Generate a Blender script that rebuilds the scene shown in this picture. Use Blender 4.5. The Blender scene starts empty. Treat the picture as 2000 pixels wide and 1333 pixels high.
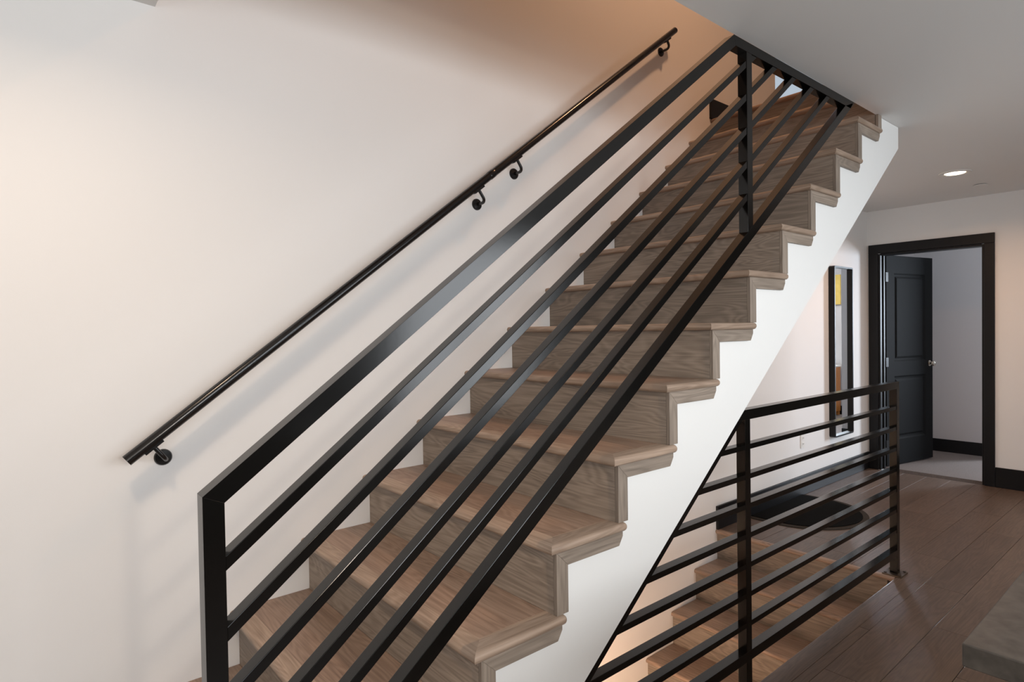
import bpy, bmesh, math, random
from mathutils import Vector, Matrix
random.seed(7)
S = bpy.context.scene
COL = S.collection

# ------------------------------------------------------------------ camera
FPX = 1180.74
YAW, PITCH, ROLL = 0.874475, -0.018089, -0.015595
CAM = Vector((-1.86627, -1.15854, 1.38435))
fw = Vector((math.cos(YAW) * math.cos(PITCH), math.sin(YAW) * math.cos(PITCH), math.sin(PITCH)))
rt = Vector((math.sin(YAW), -math.cos(YAW), 0.0))
up = rt.cross(fw)
c_, s_ = math.cos(ROLL), math.sin(ROLL)
rt, up = rt * c_ + up * s_, up * c_ - rt * s_
cam_data = bpy.data.cameras.new('camera')
cam_data.sensor_width = 36.0
cam_data.lens = FPX * 36.0 / 2000.0
cam_data.clip_start = 0.02
cam = bpy.data.objects.new('camera', cam_data)
COL.objects.link(cam)
cam.matrix_world = Matrix(((rt.x, up.x, -fw.x, CAM.x), (rt.y, up.y, -fw.y, CAM.y),
                           (rt.z, up.z, -fw.z, CAM.z), (0, 0, 0, 1)))
S.camera = cam

# ------------------------------------------------------------------ exposure, world, lights
S.view_settings.view_transform = 'Standard'
S.view_settings.look = 'None'
S.view_settings.gamma = 1.0
S.view_settings.use_curve_mapping = False
S.view_settings.exposure = 0.0
S.cycles.max_bounces = 10
S.cycles.diffuse_bounces = 6
S.cycles.sample_clamp_indirect = 25.0
S.cycles.caustics_reflective = True
S.cycles.caustics_refractive = False
S.cycles.blur_glossy = 0.2

world = bpy.data.worlds.new('world')
S.world = world
world.use_nodes = True
bg = world.node_tree.nodes['Background']
bg.inputs[0].default_value = (0.75, 0.87, 1.0, 1)
bg.inputs[1].default_value = 0.6

DAY = (0.92, 0.96, 1.0)
WARM = (1.0, 0.56, 0.30)
SOFT = (1.0, 0.74, 0.52)
PEACH = (1.0, 0.55, 0.30)

def area(name, loc, direction, sx, sy, watts, color, spread=180, shape='RECTANGLE'):
    d = bpy.data.lights.new(name, 'AREA')
    d.shape = shape
    d.size = sx
    if shape in ('RECTANGLE', 'ELLIPSE'):
        d.size_y = sy
    d.energy = watts
    d.color = color
    d.spread = math.radians(spread)
    o = bpy.data.objects.new(name, d)
    COL.objects.link(o)
    o.location = loc
    o.rotation_euler = Vector(direction).to_track_quat('-Z', 'Y').to_euler()
    return o

def point(name, loc, watts, color, r=0.05):
    d = bpy.data.lights.new(name, 'POINT')
    d.energy = watts
    d.color = color
    d.shadow_soft_size = r
    o = bpy.data.objects.new(name, d)
    COL.objects.link(o)
    o.location = loc
    return o

YB = -3.4            # wall behind the camera
XL = -5.5            # wall on the left
# daylight just outside the windows behind the camera and on the left
area('daylight_slider', (1.45, YB - 0.16, 1.25), (-0.35, 1, -0.35), 1.5, 2.0, 56, DAY, 150)
area('daylight_high', (-0.75, YB - 0.16, 1.92), (0, 1, -0.4), 1.9, 0.66, 50, DAY, 150)
area('daylight_wide', (-3.7, YB - 0.16, 1.55), (0.15, 1, -0.3), 2.8, 1.3, 36, DAY, 150)
# bedroom and upper hall windows
area('daylight_bedroom', (8.16, -1.30, 1.55), (-1, 0.45, -0.1), 0.86, 1.25, 130, (0.76, 0.87, 1.0), 130)
area('daylight_upstairs', (4.36, 1.75, 3.9), (-1, 0, 0), 0.8, 1.4, 7, (0.92, 0.88, 1.0))
# warm recessed lamps; the bedroom and lower lights are added fills
CANS = [(3.366, 0.130, 11.5), (-1.95, 0.20, 8), (-3.7, 0.33, 1.5), (-2.6, -2.2, 4), (0.3, -2.2, 3), (3.366, -2.2, 3), (-4.3, -2.2, 3)]
for i, (x, y, w_) in enumerate(CANS):
    area('can_lamp', (x, y, 2.442), (0, 0, -1), 0.12, 0.12, w_, SOFT if x < -1 else WARM, 160, 'DISK')
area('bedroom_fill', (7.0, -.5, 2.44), (0, 0, -1), 0.15, 0.15, 16, (1.0, 0.93, 0.84), 165, 'DISK')  # added unseen fill, brightens the bedroom wall shown in the mirror
area('upper_lamp', (1.1, 0.0, 4.86), (0, 0, -1), 0.2, 0.2, 28, PEACH, 170, 'DISK')
area('lower_fill', (-0.35, 0.10, -0.62), (0.25, 1, 0.0), 0.9, 0.3, 30, (1.0, 0.68, 0.47), 150)  # added fill without a fixture, aimed at the stairwell wall

sd = bpy.data.lights.new('added_lamp_spot', 'SPOT')  # added spot for the warm light from behind the camera
sd.energy = 48; sd.color = (1.0, 0.84, 0.68); sd.shadow_soft_size = 0.07
sd.spot_size = math.radians(100); sd.spot_blend = 0.8
so = bpy.data.objects.new('added_lamp_spot', sd); COL.objects.link(so)
so.location = (-1.62, -2.70, 1.70)
so.rotation_euler = Vector((0.6, 3.8, 0.1)).to_track_quat('-Z', 'Y').to_euler()

# ------------------------------------------------------------------ constants
H, RUN, W, YP = 0.198, 0.2573, 1.111, 0.027
ZC = 2.460           # ceiling
ZU = 2.784           # upper floor
XO = -1.468          # left edge of the stair opening in the ceiling
XE = 4.49            # end wall with the door
XLS = 1.8134         # top nosing of the lower stairs
HL = 0.203
PB0, PBS = 0.8649, 0.7787   # lower edge of the white stair panel: z = PB0 + PBS x

# ------------------------------------------------------------------ materials
def mat(name):
    m = bpy.data.materials.new(name)
    m.use_nodes = True
    nt = m.node_tree
    return m, nt, nt.nodes['Principled BSDF']

def N(nt, t, **kw):
    n = nt.nodes.new(t)
    for k, v in kw.items():
        if k in n.inputs.keys() if isinstance(k, str) else False:
            n.inputs[k].default_value = v
        else:
            setattr(n, k, v)
    return n

def plain(name, color, rough=0.5, metal=0.0, bump=0.0, bscale=200, spec=0.5, var=0.0):
    m, nt, p = mat(name)
    p.inputs['Base Color'].default_value = (*color, 1)
    p.inputs['Roughness'].default_value = rough
    p.inputs['Metallic'].default_value = metal
    p.inputs['Specular IOR Level'].default_value = spec
    tc = nt.nodes.new('ShaderNodeTexCoord')
    no = nt.nodes.new('ShaderNodeTexNoise')
    no.inputs['Scale'].default_value = bscale
    no.inputs['Detail'].default_value = 3
    nt.links.new(tc.outputs['Object'], no.inputs['Vector'])
    if bump:
        b = nt.nodes.new('ShaderNodeBump')
        b.inputs['Strength'].default_value = bump
        b.inputs['Distance'].default_value = 0.002
        nt.links.new(no.outputs['Fac'], b.inputs['Height'])
        nt.links.new(b.outputs['Normal'], p.inputs['Normal'])
    if var:
        mx = nt.nodes.new('ShaderNodeMix')
        mx.data_type = 'RGBA'
        mx.inputs[6].default_value = (*[c * (1 - var) for c in color], 1)
        mx.inputs[7].default_value = (*[min(1, c * (1 + var)) for c in color], 1)
        nt.links.new(no.outputs['Fac'], mx.inputs[0])
        nt.links.new(mx.outputs[2], p.inputs['Base Color'])
    return m

def wood(name, axis, dark, light, rough=0.45, var=0.25, spec=0.4, swirl=0.25, fig=0.07):
    """Brown-grey oak; grain runs along the given object axis and shifts from piece to piece."""
    m, nt, p = mat(name)
    L = nt.links.new
    tc = nt.nodes.new('ShaderNodeTexCoord')
    oi = nt.nodes.new('ShaderNodeObjectInfo')
    mul = nt.nodes.new('ShaderNodeVectorMath'); mul.operation = 'SCALE'
    comb = nt.nodes.new('ShaderNodeCombineXYZ')
    m1 = nt.nodes.new('ShaderNodeMath'); m1.operation = 'MULTIPLY'; m1.inputs[1].default_value = 37.0
    m2 = nt.nodes.new('ShaderNodeMath'); m2.operation = 'MULTIPLY'; m2.inputs[1].default_value = 91.0
    L(oi.outputs['Random'], m1.inputs[0]); L(oi.outputs['Random'], m2.inputs[0])
    L(m1.outputs[0], comb.inputs[0]); L(m2.outputs[0], comb.inputs[1]); L(m1.outputs[0], comb.inputs[2])
    add = nt.nodes.new('ShaderNodeVectorMath'); add.operation = 'ADD'
    L(tc.outputs['Object'], add.inputs[0]); L(comb.outputs[0], add.inputs[1])
    def scaled(along, across):
        mp = nt.nodes.new('ShaderNodeMapping')
        sc = [across] * 3
        sc[axis] = along
        mp.inputs['Scale'].default_value = sc
        L(add.outputs[0], mp.inputs['Vector'])
        return mp.outputs[0]
    # broad growth figure (cathedral contours)
    n1 = nt.nodes.new('ShaderNodeTexNoise'); n1.inputs['Scale'].default_value = 1.0
    n1.inputs['Detail'].default_value = 2.5; n1.inputs['Distortion'].default_value = swirl
    L(scaled(1.1, 8.5), n1.inputs['Vector'])
    fr = nt.nodes.new('ShaderNodeMath'); fr.operation = 'MULTIPLY'; fr.inputs[1].default_value = 120.0
    sn = nt.nodes.new('ShaderNodeMath'); sn.operation = 'SINE'
    L(n1.outputs['Fac'], fr.inputs[0]); L(fr.outputs[0], sn.inputs[0])
    # fine fibre
    n2 = nt.nodes.new('ShaderNodeTexNoise'); n2.inputs['Scale'].default_value = 1.0
    n2.inputs['Detail'].default_value = 6.0; n2.inputs['Roughness'].default_value = 0.65
    L(scaled(3.0, 150.0), n2.inputs['Vector'])
    n3 = nt.nodes.new('ShaderNodeTexNoise'); n3.inputs['Scale'].default_value = 1.0
    n3.inputs['Detail'].default_value = 3.0
    L(scaled(2.2, 5.0), n3.inputs['Vector'])
    a1 = nt.nodes.new('ShaderNodeMath'); a1.operation = 'MULTIPLY_ADD'
    a1.inputs[1].default_value = fig; a1.inputs[2].default_value = 0.0
    L(sn.outputs[0], a1.inputs[0])
    a2 = nt.nodes.new('ShaderNodeMath'); a2.operation = 'MULTIPLY_ADD'; a2.inputs[1].default_value = 0.75
    L(n2.outputs['Fac'], a2.inputs[0]); L(a1.outputs[0], a2.inputs[2])
    a3 = nt.nodes.new('ShaderNodeMath'); a3.operation = 'MULTIPLY_ADD'; a3.inputs[1].default_value = 0.35
    L(n3.outputs['Fac'], a3.inputs[0]); L(a2.outputs[0], a3.inputs[2])
    cr = nt.nodes.new('ShaderNodeValToRGB')
    cr.color_ramp.elements[0].position = 0.32; cr.color_ramp.elements[0].color = (*dark, 1)
    cr.color_ramp.elements[1].position = 0.78; cr.color_ramp.elements[1].color = (*light, 1)
    L(a3.outputs[0], cr.inputs[0])
    # piece to piece tone
    vr = nt.nodes.new('ShaderNodeMapRange')
    vr.inputs[3].default_value = 1 - var; vr.inputs[4].default_value = 1 + var
    L(oi.outputs['Random'], vr.inputs[0])
    hs = nt.nodes.new('ShaderNodeHueSaturation')
    L(cr.outputs[0], hs.inputs['Color']); L(vr.outputs[0], hs.inputs['Value'])
    L(hs.outputs[0], p.inputs['Base Color'])
    p.inputs['Roughness'].default_value = rough
    p.inputs['Specular IOR Level'].default_value = spec
    b = nt.nodes.new('ShaderNodeBump'); b.inputs['Strength'].default_value = 0.25; b.inputs['Distance'].default_value = 0.001
    L(a2.outputs[0], b.inputs['Height']); L(b.outputs['Normal'], p.inputs['Normal'])
    return m

WD, WL = (0.190, 0.125, 0.090), (0.400, 0.285, 0.215)
RD, RL = (0.165, 0.132, 0.104), (0.350, 0.286, 0.230)
NDK, NLT = (0.225, 0.158, 0.112), (0.46, 0.345, 0.262)
M_wall = plain('wall_paint', (0.80, 0.785, 0.765), 0.75, bump=0.05, bscale=350)
M_front = plain('dark_reflected_wall', (0.075, 0.072, 0.070), 0.7, bump=0.05, bscale=300)  # unseen walls made dark so the black rails reflect little
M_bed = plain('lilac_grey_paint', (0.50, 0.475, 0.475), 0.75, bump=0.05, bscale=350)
M_ceil = plain('ceiling_paint', (0.78, 0.77, 0.75), 0.85, bump=0.05, bscale=300)
M_panel = plain('panel_paint', (0.82, 0.82, 0.80), 0.6, bump=0.04, bscale=350)
M_black = plain('black_gloss_paint', (0.008, 0.007, 0.007), 0.2, bump=0.03, bscale=60)
M_rail = plain('black_tube_paint', (0.004, 0.0035, 0.003), 0.17, bump=0.02, bscale=70, spec=0.40)
M_trim = plain('black_trim_paint', (0.006, 0.006, 0.007), 0.45, bump=0.04, bscale=120, spec=0.3)
M_door = plain('charcoal_door_paint', (0.008, 0.0083, 0.0088), 0.75, bump=0.04, bscale=120, spec=0.10)
M_tread = wood('oak_across', 1, WD, WL, 0.42, 0.12)
M_treadx = wood('oak_along', 0, NDK, NLT, 0.42, 0.10)
M_nose = wood('oak_nosing', 1, NDK, NLT, 0.42, 0.10)
M_riser = wood('oak_riser', 1, RD, RL, 0.5, 0.12, 0.4, 0.6, 0.085)
M_strip = wood('oak_strip', 0, RD, RL, 0.5, 0.10)
M_stripz = wood('oak_strip_upright', 2, RD, RL, 0.5, 0.10)
M_floor = wood('oak_floor', 0, (0.080, 0.054, 0.041), (0.165, 0.116, 0.089), 0.42, 0.07, 0.6)
M_carpet = plain('grey_carpet', (0.19, 0.165, 0.155), 0.95, bump=1.0, bscale=160, spec=0.1, var=0.35)
M_mat = plain('black_doormat', (0.005, 0.005, 0.005), 0.95, bump=0.8, bscale=250, spec=0.08)
M_mat2 = plain('brown_mat_rim', (0.035, 0.028, 0.022), 0.8, bump=0.3, bscale=250, spec=0.2)
M_quartz = plain('grey_quartz', (0.072, 0.065, 0.057), 0.45, bscale=45, var=0.8)
M_cab = plain('cabinet_paint', (0.55, 0.54, 0.52), 0.5)
M_steel = plain('brushed_nickel', (0.55, 0.50, 0.44), 0.25, metal=1.0)
M_bronze = plain('bronze_plate', (0.10, 0.075, 0.055), 0.35, metal=0.6)
M_white = plain('white_plastic', (0.80, 0.78, 0.74), 0.4)
M_mirror = plain('mirror_glass', (0.92, 0.93, 0.92), 0.0, metal=1.0)
M_gold = plain('golden_canvas', (0.60, 0.42, 0.10), 0.6, var=0.25, bscale=12)
M_orange = wood('orange_wood', 2, (0.45, 0.15, 0.03), (0.75, 0.30, 0.07), 0.4, 0.1)
M_dark = plain('dark_matte', (0.03, 0.028, 0.026), 0.8)  # plain dark colour of outlet slots, cover collar and island plinth

def emit(name, col, s):
    m, nt, p = mat(name)
    p.inputs['Base Color'].default_value = (0.9, 0.9, 0.9, 1)
    p.inputs['Emission Color'].default_value = (*col, 1)
    p.inputs['Emission Strength'].default_value = s
    return m
M_lamp = emit('lamp_diffuser', (1.0, 0.80, 0.58), 9)

# ------------------------------------------------------------------ mesh helpers
class MB:
    def __init__(self):
        self.bm = bmesh.new()
    def face(self, pts):
        return self.bm.faces.new([self.bm.verts.new(p) for p in pts])
    def box(self, x0, x1, y0, y1, z0, z1):
        v = [self.bm.verts.new((x, y, z)) for x in (x0, x1) for y in (y0, y1) for z in (z0, z1)]
        for f in ((0, 1, 3, 2), (4, 6, 7, 5), (0, 4, 5, 1), (2, 3, 7, 6), (0, 2, 6, 4), (1, 5, 7, 3)):
            self.bm.faces.new([v[i] for i in f])
        return self
    def prism(self, poly, a, b, plane='xz'):
        def P(u, v, w):
            return {'xz': (u, w, v), 'xy': (u, v, w), 'yz': (w, u, v)}[plane]
        A = [self.bm.verts.new(P(u, v, a)) for u, v in poly]
        B = [self.bm.verts.new(P(u, v, b)) for u, v in poly]
        n = len(poly)
        self.bm.faces.new(A); self.bm.faces.new(B[::-1])
        for i in range(n):
            j = (i + 1) % n
            self.bm.faces.new([A[j], A[i], B[i], B[j]])
        return self
    def loft(self, rings, caps=True, closed=True):
        R = [[self.bm.verts.new(p) for p in r] for r in rings]
        n = len(R[0])
        for a, b in zip(R, R[1:]):
            for i in range(n if closed else n - 1):
                j = (i + 1) % n
                self.bm.faces.new([a[i], a[j], b[j], b[i]])
        if caps:
            self.bm.faces.new(R[0][::-1]); self.bm.faces.new(R[-1])
        return self
    def tube(self, path, r, n=14, caps=True):
        path = [Vector(p) for p in path]
        rings = []
        ref = None
        for i, p in enumerate(path):
            t = (path[min(i + 1, len(path) - 1)] - path[max(i - 1, 0)]).normalized()
            if ref is None:
                ref = t.orthogonal().normalized()
            ref = (ref - t * ref.dot(t)).normalized()
            bi = t.cross(ref)
            rr = r[i] if isinstance(r, (list, tuple)) else r
            rings.append([p + (ref * math.cos(2 * math.pi * k / n) + bi * math.sin(2 * math.pi * k / n)) * rr for k in range(n)])
        return self.loft(rings, caps)
    def build(self, name, m, parent=None, loc=(0, 0, 0), bevel=0.0, smooth=False, seg=2):
        bmesh.ops.remove_doubles(self.bm, verts=self.bm.verts, dist=1e-6)
        bmesh.ops.recalc_face_normals(self.bm, faces=self.bm.faces)
        if bevel:
            ed = [e for e in self.bm.edges if len(e.link_faces) == 2 and e.calc_face_angle(0) > 0.5]
            bmesh.ops.bevel(self.bm, geom=ed, offset=bevel, segments=seg, affect='EDGES', profile=0.5)
        me = bpy.data.meshes.new(name)
        self.bm.to_mesh(me)
        self.bm.free()
        if smooth:
            for p in me.polygons:
                p.use_smooth = True
            me.set_sharp_from_angle(angle=math.radians(40))
        me.materials.append(m)
        return link(name, me, parent, loc)

def link(name, me, parent=None, loc=(0, 0, 0)):
    o = bpy.data.objects.new(name, me)
    COL.objects.link(o)
    o.location = loc
    if parent is not None:
        o.parent = parent
    return o

def struct(o):
    o['kind'] = 'structure'
    return o

def thing(name, label, cat, loc=(0, 0, 0), group=None):
    o = bpy.data.objects.new(name, None)
    o.empty_display_size = 0.1
    COL.objects.link(o)
    o.location = loc
    o['label'] = label
    o['category'] = cat
    if group:
        o['group'] = group
    return o

def bx(name, m, b, parent=None, bevel=0.0, loc=(0, 0, 0)):
    return MB().box(*b).build(name, m, parent, loc, bevel)

# ------------------------------------------------------------------ room shell
ZB = -2.75           # floor of the level below
ZT = 5.0             # ceiling of the level above
# back wall: one flat wall beside both flights, from the lower level to the upper level
b = MB()
b.prism([(XL - .15, ZB), (XE + .12, ZB), (XE + .12, ZC), (6.0, ZC), (6.0, ZU), (2.70, ZU), (2.70, ZT), (XL - .15, ZT)], W, W + 0.14)
struct(b.build('wall_back', M_wall))
# end wall with the doorway
DY0, DY1, DZ = 0.205, 1.010, 2.050
b = MB()
b.prism([(-.75, -.3), (DY0, -.3), (DY0, DZ), (DY1, DZ), (DY1, -.3), (W, -.3), (W, ZC), (-.75, ZC)], XE, XE + 0.12, 'yz')
struct(b.build('wall_right', M_wall))
struct(bx('wall_right', M_front, (XE, XE + .12, YB - .15, -.75, -.3, ZC)))  # unseen stretch, darkened so the guard rails reflect black

def wall_with_windows(name, plane, a0, a1, z0, z1, t0, t1, holes, m=None):
    """plane 'xz' (wall along x) or 'yz'; holes = (lo, hi, zlo, zhi)"""
    b = MB()
    cuts = sorted(holes)
    cur = a0
    def bb(u0, u1, v0, v1):
        if plane == 'xz':
            b.box(u0, u1, t0, t1, v0, v1)
        else:
            b.box(t0, t1, u0, u1, v0, v1)
    for lo, hi, zl, zh in cuts:
        bb(cur, lo, z0, z1)
        bb(lo, hi, z0, zl)
        bb(lo, hi, zh, z1)
        cur = hi
    bb(cur, a1, z0, z1)
    return struct(b.build(name, m or M_wall))
wall_with_windows('wall_front', 'xz', XL - .15, XE, -.3, ZC, YB - .14, YB, [(.7, 2.2, .15, 2.25), (-1.72, .22, 1.57, 2.27), (-5.1, -2.3, .9, 2.2)], M_front)
wall_with_windows('wall_left', 'yz', YB, W, -.3, ZC, XL - .14, XL, [])

def window(n, plane, lo, hi, zl, zh, t, mull):
    w_ = thing('window_%d' % n, 'window', 'window')
    del w_['label'], w_['category']
    struct(w_)
    def bb(name, u0, u1, v0, v1):
        if plane == 'xz':
            return bx(name, M_trim, (u0, u1, t - .08, t - .03, v0, v1), w_, .003)
        return bx(name, M_trim, (t - .08, t - .03, u0, u1, v0, v1), w_, .003)
    bb('frame_rail', lo, hi, zl, zl + .05); bb('frame_rail', lo, hi, zh - .05, zh)
    bb('frame_stile', lo, lo + .05, zl + .05, zh - .05); bb('frame_stile', hi - .05, hi, zl + .05, zh - .05)
    for q in mull:
        bb('mullion', q - .035, q + .035, zl + .05, zh - .05)
window(1, 'xz', .7, 2.2, .15, 2.25, YB, [1.45])
window(2, 'xz', -1.72, .22, 1.57, 2.27, YB, [-.75])
window(3, 'xz', -5.1, -2.3, .9, 2.2, YB, [-3.7])

# ceiling slab of this level (also carries the floor above), with the stair opening
b = MB()
b.prism([(XL - .15, YB - .15), (XE, YB - .15), (XE, W), (1.86, W), (1.86, YP), (XO, YP), (XO, W), (XL - .15, W)], ZC, ZU - .016, 'xy')
struct(b.build('ceiling', M_ceil))

# floor slab with the opening over the lower flight
XF = -1.115          # left end of the opening
b = MB()
b.box(XL - .15, XE, YB - .15, YP, -.30, -.012)
b.box(XLS + .03, XE, YP, W, -.30, -.012)
b.box(XL - .15, XF, YP, W, -.30, -.012)
b.box(XL - .15, -.42, YB - .15, YP, -.012, -.0005)
b.box(-.42, XE, YB - .15, -1.55, -.012, -.0005)
b.box(XL - .15, XF, YP, W, -.012, -.0005)
floor = struct(b.build('floor', M_floor))
# planks
PW = 0.181
ni = 0
y = -1.55
row = 0
while y < W - .001:
    y1 = min(y + PW, W)
    xs = -.42
    off = [0.55, 1.05, 0.3, 0.85, 1.2, 0.15][row % 6]
    first = True
    while xs < XE - .001:
        xe = min(xs + (off if first else 1.22), XE)
        first = False
        segs = []
        ya, yb = y, y1
        if yb <= -.058 + 1e-6:
            segs.append((xs, xe, ya, yb))
        elif ya < -.058:
            if xs < XLS + .03:
                segs.append((xs, min(xe, XLS + .03), ya, -.058))
            if xe > XLS + .03:
                segs.append((max(xs, XLS + .03), xe, ya, yb))
        elif xe > XLS + .06:
            segs.append((max(xs, XLS + .03), xe, ya, yb))
        for s0, s1, q0, q1 in segs:
            if s1 - s0 < .02 or q1 - q0 < .005:
                continue
            cx, cy = (s0 + s1) / 2, (q0 + q1) / 2
            hx, hy = (s1 - s0) / 2 - .0007, (q1 - q0) / 2 - .0007
            bx('plank', M_floor, (-hx, hx, -hy, hy, -.012, 0), floor, .0012, (cx, cy, 0))
        xs = xe
    y = y1
    row += 1
# wooden edge strip along the opening
b = MB()
pr = [(-.058, -.012), (-.058, .0004), (-.057, .001)]
for k in range(7):
    a = math.radians(90 - k * 30)
    pr.append((YP - .009 + .008 * math.cos(a), -.007 + .008 * math.sin(a)))
b.prism(pr, -.42, XLS + .03, 'yz')
struct(b.build('trim_1', M_floor))

# baseboards
def baseboard(name, boxes):
    b = MB()
    for q in boxes:
        b.box(*q)
    return struct(b.build(name, M_trim, bevel=.002))
baseboard('baseboard_back', [(1.822, XE, W - .016, W, .001, .160)])
baseboard('baseboard_right', [(XE - .016, XE, YB, .128, .001, .168)])
baseboard('baseboard_left', [(XL, XL + .016, YB, W, .001, .160)])
baseboard('baseboard_landing', [(1.788, 2.70, W - .016, W, ZU, ZU + .132)])

# lower level enclosure
struct(bx('floor', M_carpet, (XL - .15, XE, -.5, W, ZB - .1, ZB)))
b = MB()
b.box(XL, XE, -.14, YP - .002, ZB, -.30)
struct(b.build('wall_lower', M_wall))

# upper level
b = MB()
b.box(XL - .15, XE, -1.6, YP, ZU - .016, ZU)
b.box(XL - .15, XO, YP, W, ZU - .016, ZU)
b.box(1.86, XE, YP, 2.4, ZU - .016, ZU)
struct(b.build('floor', M_floor))
b = MB()
b.box(XL - .15, XE + .12, -1.74, -1.6, ZU, ZT)
b.box(XE, XE + .12, -1.6, 1.11, ZU, ZT)
b.box(XE, XE + .12, 1.11, 2.4, ZU, 3.1)
b.box(XE, XE + .12, 1.11, 2.4, 4.7, ZT)
b.box(2.56, XE + .12, 2.4, 2.54, ZU, ZT)
b.box(2.56, 2.70, W + .14, 2.4, ZU, ZT)
b.box(XL - .15, XL, -1.6, W, ZU, ZT)
struct(b.build('wall_upper', M_wall))
struct(bx('ceiling', M_ceil, (XL - .15, XE + .12, -1.74, 2.54, ZT, ZT + .1)))

# bedroom beyond the door
XB = 5.85
b = MB()
b.box(XE + .12, 8.6, -2.6, W, -.1, .004)
bf = b.build('floor', M_carpet)
struct(bf)
struct(bx('ceiling', M_ceil, (XE + .12, 8.6, -2.7, W + .14, ZC, ZC + .1)))
b = MB()
b.box(XE + .12, 6.0, W, W + .12, -.1, ZC)
b.box(XB, XB + .12, .285, W, .0, ZC)
b.box(XB + .12, 8.6, .285, .40, .0, ZC)
b.box(8.0, 8.12, -.85, .285, .0, ZC)
b.box(8.0, 8.12, -2.6, -1.75, .0, ZC)
b.box(8.0, 8.12, -1.75, -.85, .0, .90)
b.box(8.0, 8.12, -1.75, -.85, 2.20, ZC)
b.box(XE + .12, 8.12, -2.72, -2.6, .0, ZC)
struct(b.build('wall_bedroom', M_bed))
window(4, 'yz', -1.75, -.85, .90, 2.20, 8.13, [])
baseboard('baseboard_bedroom', [(XB - .016, XB, .285, W, .004, .138), (8.0 - .016, 8.0, -2.6, .285, .004, .138)])

# ------------------------------------------------------------------ door
door = thing('door_1', 'x', 'x', (XE, DY1, 0))
del door['label'], door['category']
struct(door)
def D(bxs):   # world -> door-local
    return (bxs[0] - XE, bxs[1] - XE, bxs[2] - DY1, bxs[3] - DY1, bxs[4], bxs[5])
CO0, CO1 = .130, 1.093
bx('casing', M_trim, D((XE - .02, XE, CO0, DY0 - .004, 0.001, DZ + .004)), door, .003)
bx('casing', M_trim, D((XE - .02, XE, DY1 + .004, CO1, 0.001, DZ + .004)), door, .003)
bx('casing', M_trim, D((XE - .02, XE, CO0, CO1, DZ + .004, 2.138)), door, .003)
bx('jamb', M_trim, D((XE - .003, XE + .12, DY0 - .004, DY0 + .014, 0.001, DZ)), door, .002)
bx('jamb', M_trim, D((XE - .003, XE + .12, DY1 - .014, DY1 + .004, 0.001, DZ)), door, .002)
bx('jamb', M_trim, D((XE - .003, XE + .12, DY0 + .014, DY1 - .014, DZ - .014, DZ + .004)), door, .002)
bx('door_stop', M_trim, D((XE + .05, XE + .075, DY1 - .026, DY1 - .014, 0.001, DZ - .014)), door, .002)
bx('door_stop', M_trim, D((XE + .05, XE + .075, DY0 + .014, DY0 + .026, 0.001, DZ - .014)), door, .002)
# leaf, swung into the bedroom
LW, LT, LH = .775, .036, 2.03
b = MB()
# local: x along the leaf from the hinge, y thickness (0 = face toward the camera), z up
PX0, PX1 = .125, LW - .125
PZ = [(.24, .86), (1.0, 1.86)]
def grid_leaf(b):
    xs = [0, PX0, PX1, LW]
    zs = [0, PZ[0][0], PZ[0][1], PZ[1][0], PZ[1][1], LH]
    for i in range(3):
        for j in range(5):
            if i == 1 and j in (1, 3):
                continue
            b.box(xs[i], xs[i + 1], 0, LT, zs[j], zs[j + 1])
grid_leaf(b)
leaf = b.build('door_leaf', M_door, door, (.128, -.022, .018))
leaf.rotation_euler.z = -math.radians(12.6)
for z0, z1 in PZ:
    b = MB()
    # recessed raised panel: sunk groove, sloping moulding, raised field
    def ring(y, ins):
        return [(PX0 + ins, y, z0 + ins), (PX1 - ins, y, z0 + ins), (PX1 - ins, y, z1 - ins), (PX0 + ins, y, z1 - ins)]
    b.loft([ring(LT - .001, 0), ring(0.0005, 0), ring(.011, .014), ring(.013, .03), ring(.004, .05), ring(.004, .051)])
    b.build('panel', M_door, leaf)
def lathe(b, prof, o, ax, n=20):
    ax = Vector(ax).normalized(); u = ax.orthogonal().normalized(); v = ax.cross(u); o = Vector(o)
    b.loft([[o + ax * t + (u * math.cos(2 * math.pi * k / n) + v * math.sin(2 * math.pi * k / n)) * max(r, 1e-4) for k in range(n)] for t, r in prof])
kp = [(0, .030), (.006, .030), (.010, .012), (.026, .011), (.032, .022), (.042, .028), (.052, .025), (.058, .012), (.059, .001)]
for sgn, y0 in ((-1, 0), (1, LT)):
    b = MB(); lathe(b, kp, (LW - .062, y0, .965), (0, sgn, 0))
    b.build('knob', M_steel, leaf, smooth=True)
for z in (.2, 1.0, 1.82):
    b = MB(); b.tube([(-.008, .004, z - .045), (-.008, .004, z + .045)], .006, 10); b.box(-.006, .03, -.001, .001, z - .045, z + .045)
    b.build('hinge', M_trim, leaf)

WS = W - .0008
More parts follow.
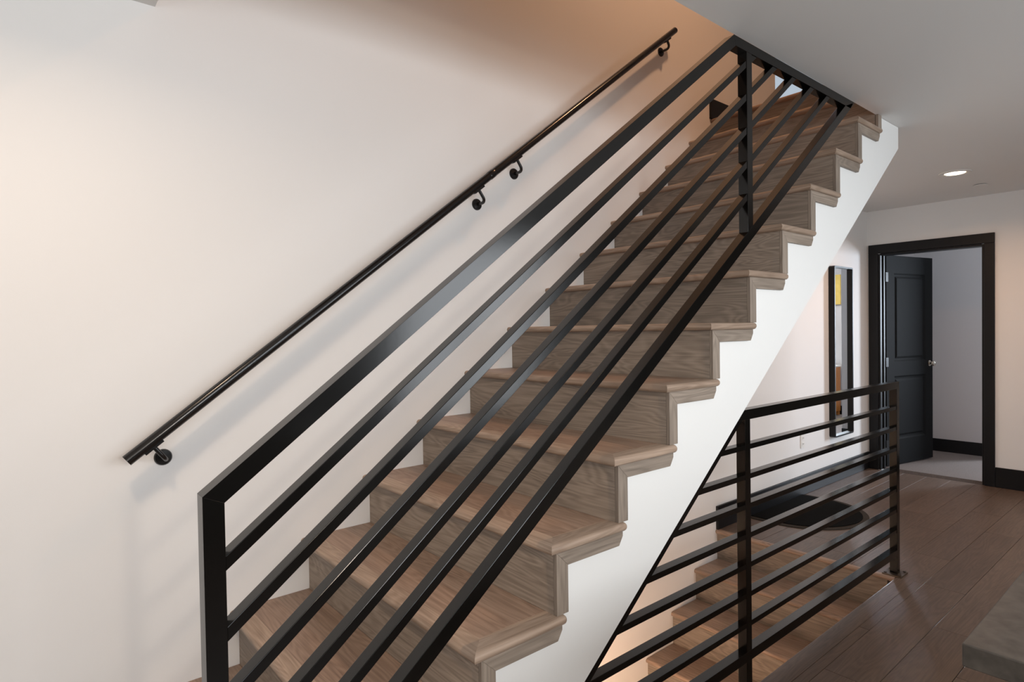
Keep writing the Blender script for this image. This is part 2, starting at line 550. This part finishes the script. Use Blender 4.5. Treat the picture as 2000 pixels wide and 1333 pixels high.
# ------------------------------------------------------------------ upper staircase
st = thing('staircase', 'upper wooden staircase with brown-grey oak treads and a white side panel', 'staircase', (-1.544, YP, 0))
OX, OY = -1.544, YP
TT = .026
E_ = .318
NW = .062            # width of the nosing pieces
def nose_profile(n=7):
    """(offset from the outer edge, z about mid) of a bullnose board"""
    r = TT / 2
    pts = [(NW, -r)]
    for k in range(n + 1):
        a = math.radians(-90 - k * 180 / n)
        pts.append((r + r * math.cos(a), r * math.sin(a)))
    pts.append((NW, r))
    return pts
PRF = nose_profile()
def make_front_nosing(y_lo_mitre, y_hi):
    b = MB()
    b.loft([[(u, (u if y_lo_mitre else YP), z) for u, z in PRF], [(u, y_hi, z) for u, z in PRF]])
    return b
def make_return():
    b = MB()
    rings = [[(v, v, z) for v, z in PRF]]
    for k in range(6):
        a = k * math.pi / 2 / 5
        x = E_ - .013 + .013 * math.sin(a)
        s = max(math.cos(a), .12)
        rings.append([(x, v if v > .02 else .013 + (v - .013) * s, z * s) for v, z in PRF])
    b.loft(rings)
    return b
n_steps = 13
tread_me = front_me = ret_me = strip_me = None
for i in range(1, n_steps + 1):
    k = i - 7
    x0, zm = k * RUN, 1.386 + k * H
    loc = (x0 - OX, -OY, zm)
    full = i <= 12
    if i == 1:
        t = MB().box(NW, RUN + .03, NW, WS, -TT / 2, TT / 2).build('tread', M_tread, st, loc, .0008, seg=1)
        f_ = make_front_nosing(True, WS).build('front_nosing', M_nose, t, smooth=True)
        r_ = make_return().build('return_nosing', M_treadx, t, smooth=True)
        s_o = MB().prism([(.030, -.013), (.306, -.013), (.306, -.028), (.289, -.055), (.0738, -.055)], YP - .014, YP).build('side_trim', M_strip, t, bevel=.001, seg=1)
        tread_me, front_me, ret_me, strip_me = t.data, f_.data, r_.data, s_o.data
    elif full:
        t = link('tread', tread_me, st, loc)
        link('front_nosing', front_me, t); link('return_nosing', ret_me, t); link('side_trim', strip_me, t)
    else:
        t = MB().box(NW, RUN + .03, YP + .002, WS, -TT / 2, TT / 2).build('tread', M_tread, st, loc, .0008, seg=1)
        make_front_nosing(False, WS).build('front_nosing', M_nose, t, smooth=True)
# risers
ris_me = cor_me = None
for i in range(1, 15):
    k = i - 7
    x0, zm = k * RUN, 1.386 + k * H
    loc = (x0 - OX, -OY, zm)
    zlo = -H + TT / 2 if i > 1 else -zm
    if 2 <= i <= 12:
        if ris_me is None:
            r = MB().box(.030, .048, YP, WS, zlo, -TT / 2).build('riser', M_riser, st, loc)
            c = MB().prism([(.030, -.013), (.0738, -.055), (.0738, zlo), (.030, zlo)], YP - .014, YP).build('corner_trim', M_stripz, r, bevel=.001, seg=1)
            ris_me, cor_me = r.data, c.data
        else:
            r = link('riser', ris_me, st, loc); link('corner_trim', cor_me, r)
    else:
        r = MB().box(.030, .048, YP + (.002 if i > 12 else 0), WS, zlo, -TT / 2).build('riser', M_riser, st, loc)
        if i == 1:
            MB().prism([(.030, -.013), (.0738, -.055), (.0738, zlo), (.030, zlo)], YP - .014, YP).build('corner_trim', M_stripz, r, bevel=.001, seg=1)
        if i == 13:
            MB().prism([(.030, ZC - zm - .001), (.0738, ZC - zm - .001), (.0738, zlo), (.030, zlo)], YP - .014, YP).build('corner_trim', M_stripz, r, bevel=.001, seg=1)
# landing nosing at the upper floor
b = MB()
b.loft([[(u, y_, z) for u, z in [(p[0] if p[0] < NW else .062, p[1]) for p in PRF]] for y_ in (YP + .002, WS)])
b.build('landing_nosing', M_tread, st, (7 * RUN - OX, -OY, 1.386 + 7 * H), smooth=True)
# white side panel
poly = []
for i in range(1, 14):
    k = i - 7
    x0, zm = k * RUN, 1.386 + k * H
    zb = 0.001 if i == 1 else zm - H + TT / 2 - TT
    if i == 1:
        poly.append((x0 + .048, zb))
    if i <= 12:
        poly.append((x0 + .048, zm - TT / 2))
        nx = (k + 1) * RUN + .048
        poly.append((nx, zm - TT / 2))
    else:
        poly.append((x0 + .048, ZC - .001))
poly += [(1.900, ZC - .001), (1.900, PB0 + PBS * 1.900), (-(PB0 - .001) / PBS, 0.001)]
b = MB(); b.prism([(x - OX, z) for x, z in poly], 0, .034)
b.build('side_panel', M_panel, st)
# sloping soffit under the flight and the little end face
sl = lambda x: PB0 + PBS * x
b = MB()
b.prism([(-(PB0 - .001) / PBS - OX, .001), (1.900 - OX, sl(1.900)), (1.900 - OX, sl(1.900) + .03), (-(PB0 - .001) / PBS - OX - .03, .001)], .034, WS - OY)
b.box(1.870 - OX, 1.900 - OX, .034, WS - OY, sl(1.870) + .03, ZC - .001)
b.build('soffit', M_panel, st)

# ------------------------------------------------------------------ lower staircase
ls = thing('staircase', 'lower wooden staircase descending to the level below behind the short guard rail', 'staircase', (XLS, YP, 0))
YL = .068
lt_me = ln_me = lr_me = None
for j in range(0, 12):
    loc = (-j * RUN, -YP, -HL * j - TT / 2)
    if j < 2:
        x_end = RUN + .03 if j else .062 - .032
        t = MB().box(.032 if j else .0299, x_end if j else .0301, YL if j else YP, WS, -TT / 2, TT / 2)
        if j:
            t = t.build('tread', M_tread, ls, loc, .0008, seg=1)
            lt_me = t.data
            b = MB(); b.loft([[(min(u, .032), y_, z) for u, z in PRF] for y_ in (YL, WS)])
            n_ = b.build('front_nosing', M_tread, t, smooth=True); ln_me = n_.data
            r = MB().box(.020, .038, YL, WS, -HL + TT / 2, -TT / 2).build('riser', M_riser, ls, loc); lr_me = r.data
        else:
            t.bm.free()
            b = MB(); b.loft([[(min(u, .030), y_, z) for u, z in PRF] for y_ in (YP + .001, WS)])
            b.build('top_nosing', M_tread, ls, loc, smooth=True)
            MB().box(.020, .030, YL, WS, -HL + TT / 2, -TT / 2).build('riser', M_riser, ls, loc)
    else:
        t = link('tread', lt_me, ls, loc); link('front_nosing', ln_me, t); link('riser', lr_me, ls, loc)

# ------------------------------------------------------------------ stair railing (upper)
TB = .038
rail = thing('stair_railing', 'long sloping black steel railing with flat bars along the open side of the upper stairs', 'railing', (-1.585, YP + TB / 2, 0))
RX, RY = -1.585, YP + TB / 2
def bar(name, poly, y0, y1, parent, ox, oy, bev=.0011):
    b = MB(); b.prism([(x - ox, z) for x, z in poly], y0 - oy, y1 - oy)
    return b.build(name, M_rail, parent, (0, 0, 0), bev)
NX0, NX1 = -1.604, -1.567
ZR0 = ZC - TB
TU = lambda x: 2.2985 + .7515 * x
TL = lambda x: 2.2538 + .7518 * x
bar('newel_post', [(NX0, 0.001), (NX1, 0.001), (NX1, TL(NX1)), (NX0, TU(NX0))], YP, YP + TB, rail, RX, RY, .0004)
inv = lambda z, a, s: (z - a) / s
bar('top_rail', [(NX0, TU(NX0)), (NX1, TL(NX1)), (inv(ZR0, 2.2538, .7518), ZR0), (inv(ZC - .002, 2.2985, .7515), ZC - .0003)], YP, YP + TB, rail, RX, RY, .0004)
bar('ceiling_rail', [(inv(ZR0, 2.2538, .7518), ZR0), (inv(ZC - .002, 2.2985, .7515) , ZC - .0003), (1.300, ZC - .0003), (1.262, ZR0)], YP, YP + TB, rail, RX, RY, .0004)
BARS = [(2.1341, .7564), (2.0090, .7605), (1.8830, .7610), (1.7560, .7600), (1.6330, .7590)]
TH = .0275
for a, s in BARS:
    bar('bar', [(NX1, a + s * NX1), (inv(ZR0, a, s), ZR0), (inv(ZR0, a + TH, s), ZR0), (NX1, a + TH + s * NX1)], YP + .002, YP + .036, rail, RX, RY)
B6, S6 = 1.5160, .7530
bar('bottom_rail', [(NX1, B6 - .047 + S6 * NX1), (inv(ZC - .003, B6 - .047, S6), ZC - .003), (1.300, ZC - .003), (inv(ZR0, B6, S6), ZR0), (NX1, B6 + S6 * NX1)], YP, YP + TB, rail, RX, RY)
MX0 = .301
bar('middle_post', [(MX0, B6 + S6 * MX0), (MX0 + TB, B6 + S6 * (MX0 + TB)), (MX0 + TB, ZR0), (MX0, ZR0)], YP, YP + TB, rail, RX, RY)
MB().box(-.06, .06, -.035, .035, 0.0005, .008).build('base_plate', M_rail, rail, (0, 0, 0), .001)

# ------------------------------------------------------------------ guard railing (round the lower opening)
PX1_, PX0_ = 1.9007, 1.8627
gr = thing('guard_railing', 'short level black steel guard railing around the opening of the lower stairs', 'railing', (PX1_ - .019, YP + TB / 2, 0))
GX, GY = PX1_ - .019, YP + TB / 2
SLW = .026
sx = lambda z, o=0.0: (z + o - PB0) / PBS
zt, zb_ = 1.068, 1.030
bar('slanted_bar', [(-(PB0) / PBS + .002, .002), (sx(zb_), zb_), (sx(zb_, SLW), zb_), (-(PB0 - SLW) / PBS + .004, .002)], YP, YP + TB, gr, GX, GY, .001)
bar('top_rail', [(sx(zt) + .002, zt), (sx(zb_) + .002, zb_), (PX0_, zb_), (PX1_, zt)], YP, YP + TB, gr, GX, GY)
bar('end_post', [(PX0_, .008), (PX1_, .008), (PX1_, zt), (PX0_, zb_)], YP, YP + TB, gr, GX, GY)
for n_ in range(7):
    z1 = .935 - .1135 * n_
    z0 = z1 - .020
    bar('bar', [(sx(z0, SLW), z0), (PX0_, z0), (PX0_, z1), (sx(z1, SLW), z1)], YP + .002, YP + .036, gr, GX, GY, .0012)
z1 = .142; z0 = z1 - TB
bar('bottom_rail', [(sx(z0, SLW), z0), (PX0_, z0), (PX0_, z1), (sx(z1, SLW), z1)], YP, YP + TB, gr, GX, GY)
bar('middle_post', [(.268, -.30), (.306, -.30), (.306, zb_), (.268, zb_)], YP + .0012, YP + TB, gr, GX, GY)
MB().box(-.052, .052, -.047, .047, 0.0005, .008).build('base_plate', M_bronze, gr, (0, 0, 0), .001)
for sx_ in (-1, 1):
    for sy_ in (-1, 1):
        b = MB(); b.tube([(sx_ * .039, sy_ * .035, .008), (sx_ * .039, sy_ * .035, .014)], .007, 6)
        b.build('bolt', M_bronze, gr)

# ------------------------------------------------------------------ wall handrail
HA, HS = 2.2054, .7599
HY = W - .070
hr = thing('wall_handrail', 'round black handrail rising along the white wall on four curved brackets', 'handrail', (-1.586, HY, HA + HS * -1.586))
O3 = Vector((-1.586, HY, HA + HS * -1.586))
hd = Vector((1, 0, HS)).normalized()
def hp(x): return Vector((x, HY, HA + HS * x)) - O3
b = MB(); b.tube([hp(-1.590), hp(-.135)], .0185, 24); b.build('rail_tube', M_black, hr, smooth=True)
b = MB(); b.tube([hp(-.135), hp(1.306)], .0185, 24); b.build('rail_tube', M_black, hr, smooth=True)
b = MB(); b.tube([hp(-.150), hp(-.147), hp(-.123), hp(-.120)], [.0186, .0198, .0198, .0186], 24); b.build('sleeve', M_black, hr, smooth=True)
for x, z in ((-1.479, .983), (-.171, 1.972), (.058, 2.149), (1.255, 3.077)):
    base = Vector((x, W, z)) - O3
    b = MB(); lathe(b, [(0, .027), (.004, .027), (.008, .024), (.009, .012), (.010, .001)], base, (0, -1, 0), 24)
    br = b.build('bracket_plate', M_black, hr, smooth=True)
    nrm = Vector((-HS, 0, 1)).normalized()
    gap = (HA + HS * x - z) / math.sqrt(1 + HS * HS) - .0185
    top = base + Vector((0, HY - W, 0)) + nrm * gap
    rad = .026
    corner = Vector((base.x, top.y, base.z))
    pts = [base + Vector((0, -.006, 0)), corner + Vector((0, rad, 0))]
    for q in range(1, 7):
        a = q * math.pi / 12
        pts.append(corner + Vector((0, rad - rad * math.sin(a), 0)) + nrm * (rad - rad * math.cos(a)))
    pts.append(top)
    b = MB(); b.tube(pts, .0072, 12); b.build('arm', M_black, br, smooth=True)
    b = MB()
    c0 = top - hd * .032; c1 = top + hd * .032
    rings = []
    for c in (c0, c1):
        rings.append([c + Vector((0, -.011, 0)) - nrm * .004, c + Vector((0, .011, 0)) - nrm * .004, c + Vector((0, .011, 0)) + nrm * .004, c + Vector((0, -.011, 0)) + nrm * .004])
    b.loft(rings); b.build('saddle', M_black, br)

# ------------------------------------------------------------------ mirror
mx0, mx1, mz0, mz1, md = 3.625, 4.020, .405, 1.899, .052
mi = thing('wall_mirror', 'tall narrow mirror in a deep black frame on the wall left of the door', 'mirror', ((mx0 + mx1) / 2, W, mz0))
mox = (mx0 + mx1) / 2
hw, hh, ft = (mx1 - mx0) / 2, mz1 - mz0, .014
def rrect(x0, x1, z0, z1, r, n=5):
    out = []
    for cx, cz, a0 in ((x1 - r, z1 - r, 0), (x0 + r, z1 - r, 90), (x0 + r, z0 + r, 180), (x1 - r, z0 + r, 270)):
        for q in range(n):
            a = math.radians(a0 + 90 * q / (n - 1))
            out.append((cx + r * math.cos(a), cz + r * math.sin(a)))
    return out
o_, i_ = rrect(-hw, hw, 0, hh, .02), rrect(-hw + ft, hw - ft, ft, hh - ft, .008)
b = MB()
rr = [[(x, -.001, z) for x, z in o_], [(x, -md, z) for x, z in o_], [(x, -md, z) for x, z in i_], [(x, -.026, z) for x, z in i_]]
b.loft(rr, caps=False)
b.build('frame', M_trim, mi)
bx('mirror_glass', M_mirror, (-hw + ft - .004, hw - ft + .004, -.028, -.002, ft - .004, hh - ft + .004), mi)

# ------------------------------------------------------------------ outlet
ou = thing('wall_outlet', 'white double power outlet plate low on the wall left of the mirror', 'outlet', (3.114, W, .382))
bx('cover_plate', M_white, (-.036, .036, -.006, -.0005, 0, .116), ou, .002)
for z in (.033, .082):
    s1 = bx('socket', M_white, (-.017, .017, -.008, -.006, z - .014, z + .014), ou, .001)
    for q in (-.007, .007):
        bx('slot', M_dark, (q - .0015, q + .0015, -.0084, -.0078, z - .006, z + .006), s1)

# ------------------------------------------------------------------ doormat
dm = thing('doormat', 'black half-round doormat with a dark brown rim lying against the wall by the stairs', 'doormat', (2.66, W - .02, 0))
def dshape(hw_, dep, n=24):
    pts = [(hw_, 0)]
    s0 = dep * .28
    pts.append((hw_, -s0))
    for q in range(1, n):
        a = math.pi * q / n
        pts.append((hw_ * math.cos(a) , -s0 - (dep - s0) * math.sin(a)))
    pts += [(-hw_, -s0), (-hw_, 0)]
    return pts[::-1]
MB().prism([(x, y_ ) for x, y_ in dshape(.445, .615)], .0005, .006, 'xy').build('mat_rim', M_mat2, dm, bevel=.001, seg=1)
MB().prism([(x, y_ - .0) for x, y_ in dshape(.405, .575)], .006, .011, 'xy').build('mat_pile', M_mat, dm, bevel=.001, seg=1)

# ------------------------------------------------------------------ recessed lamps and ceiling cover
def can(x, y_, label):
    r = thing('recessed_light', label, 'lamp', (x, y_, ZC), None)
    b = MB()
    n = 40
    def ring(rad, z): return [(rad * math.cos(2 * math.pi * q / n), rad * math.sin(2 * math.pi * q / n), z) for q in range(n)]
    b.loft([ring(.100, -.0005), ring(.098, -.005), ring(.072, -.007), ring(.063, -.0015)], caps=False)
    b.build('trim_ring', M_white, r, smooth=True)
    b = MB(); b.loft([ring(.063, -.0005), ring(.063, -.002), ring(.0605, -.0035)]); b.build('diffuser', M_lamp, r)
can(CANS[0][0], CANS[0][1], 'glowing round recessed ceiling light above the hall in front of the door')
LBL = ['round recessed ceiling light near the white wall left of the stairs',
       'round recessed ceiling light at the far left end of the white wall',
       'round recessed ceiling light in front of the dark wall with the long high window',
       'round recessed ceiling light over the kitchen island',
       'round recessed ceiling light in front of the large sliding window',
       'round recessed ceiling light in the left corner by the left window']
for (x, y_, w_), l in zip(CANS[1:], LBL):
    can(x, y_, l)
cd = thing('ceiling_cover', 'flat round white sprinkler cover on the ceiling beside the glowing recessed light', 'sprinkler cover', (3.976, .118, ZC))
b = MB()
def ring2(rad, z): return [(rad * math.cos(2 * math.pi * q / 28), rad * math.sin(2 * math.pi * q / 28), z) for q in range(28)]
b.loft([ring2(.040, -.0005), ring2(.040, -.004)]); b.build('collar', M_dark, cd)
b = MB(); b.loft([ring2(.046, -.004), ring2(.046, -.0065), ring2(.043, -.008)]); b.build('cover_disc', M_ceil, cd)

# ------------------------------------------------------------------ kitchen island
IX, IY = -.814, -.906
il = thing('kitchen_island', 'kitchen island with a grey speckled stone worktop at the bottom right corner', 'kitchen island', (IX + 1.1, IY - .5, 0))
def IL(b_): return (b_[0] - IX - 1.1, b_[1] - IX - 1.1, b_[2] - IY + .5, b_[3] - IY + .5, b_[4], b_[5])
bx('worktop', M_quartz, IL((IX, IX + 2.2, IY - 1.0, IY, .886, .920)), il, .002)
bx('cabinet_body', M_cab, IL((IX + .30, IX + 2.15, IY - .95, IY - .30, .10, .886)), il, .002)
bx('plinth', M_dark, IL((IX + .34, IX + 2.11, IY - .90, IY - .34, .0005, .10)), il)

# ------------------------------------------------------------------ bedroom things seen in the mirror
pc = thing('wall_picture', 'golden yellow picture on the white bedroom wall, seen in the mirror', 'picture', (8.0, -.70, 1.70))
bx('picture_frame', M_gold, (-.03, -.001, -.12, .135, 0, .46), pc, .003)
ch = thing('dresser', 'orange wooden dresser against the bedroom wall, seen in the mirror', 'dresser', (7.76, -.72, 0.004))
bx('carcass', M_orange, (-.20, .20, -.28, .155, .06, .74), ch, .004)
bx('top_board', M_white, (-.215, .21, -.30, .165, .74, .765), ch, .004)
for z in (.09, .315, .53):
    d_ = bx('drawer', M_orange, (-.215, -.20, -.265, .14, z, z + .195), ch, .004)
    b = MB(); lathe(b, [(0, .008), (.012, .008), (.016, .016), (.022, .015), (.024, .001)], (-.215, -.06, z + .1), (-1, 0, 0), 14); b.build('knob', M_steel, d_, smooth=True)
for sx_ in (-1, 1):
    for y_ in (-.25, .125):
        bx('leg', M_orange, (sx_ * .17 - .02, sx_ * .17 + .02, y_ - .02, y_ + .02, 0, .06), ch)

# ------------------------------------------------------------------ unseen floor lamp, added to carry the warm spot on the white wall
fl = thing('added_floor_lamp', 'added unseen black floor lamp with its head turned to the white wall', 'lamp', (-1.62, -2.86, 0))
b = MB(); lathe(b, [(.0005, .14), (.018, .14), (.024, .12), (.026, .012)], (0, 0, 0), (0, 0, 1), 28); b.build('base', M_trim, fl, smooth=True)
b = MB(); b.tube([(0, 0, .02), (0, 0, 1.70)], .011, 12); b.build('pole', M_trim, fl, smooth=True)
b = MB(); lathe(b, [(0, .03), (.01, .055), (.14, .085)], (0, -.02, 1.70), (0, 1, 0), 28); b.build('lamp_shade', M_trim, fl, smooth=True)
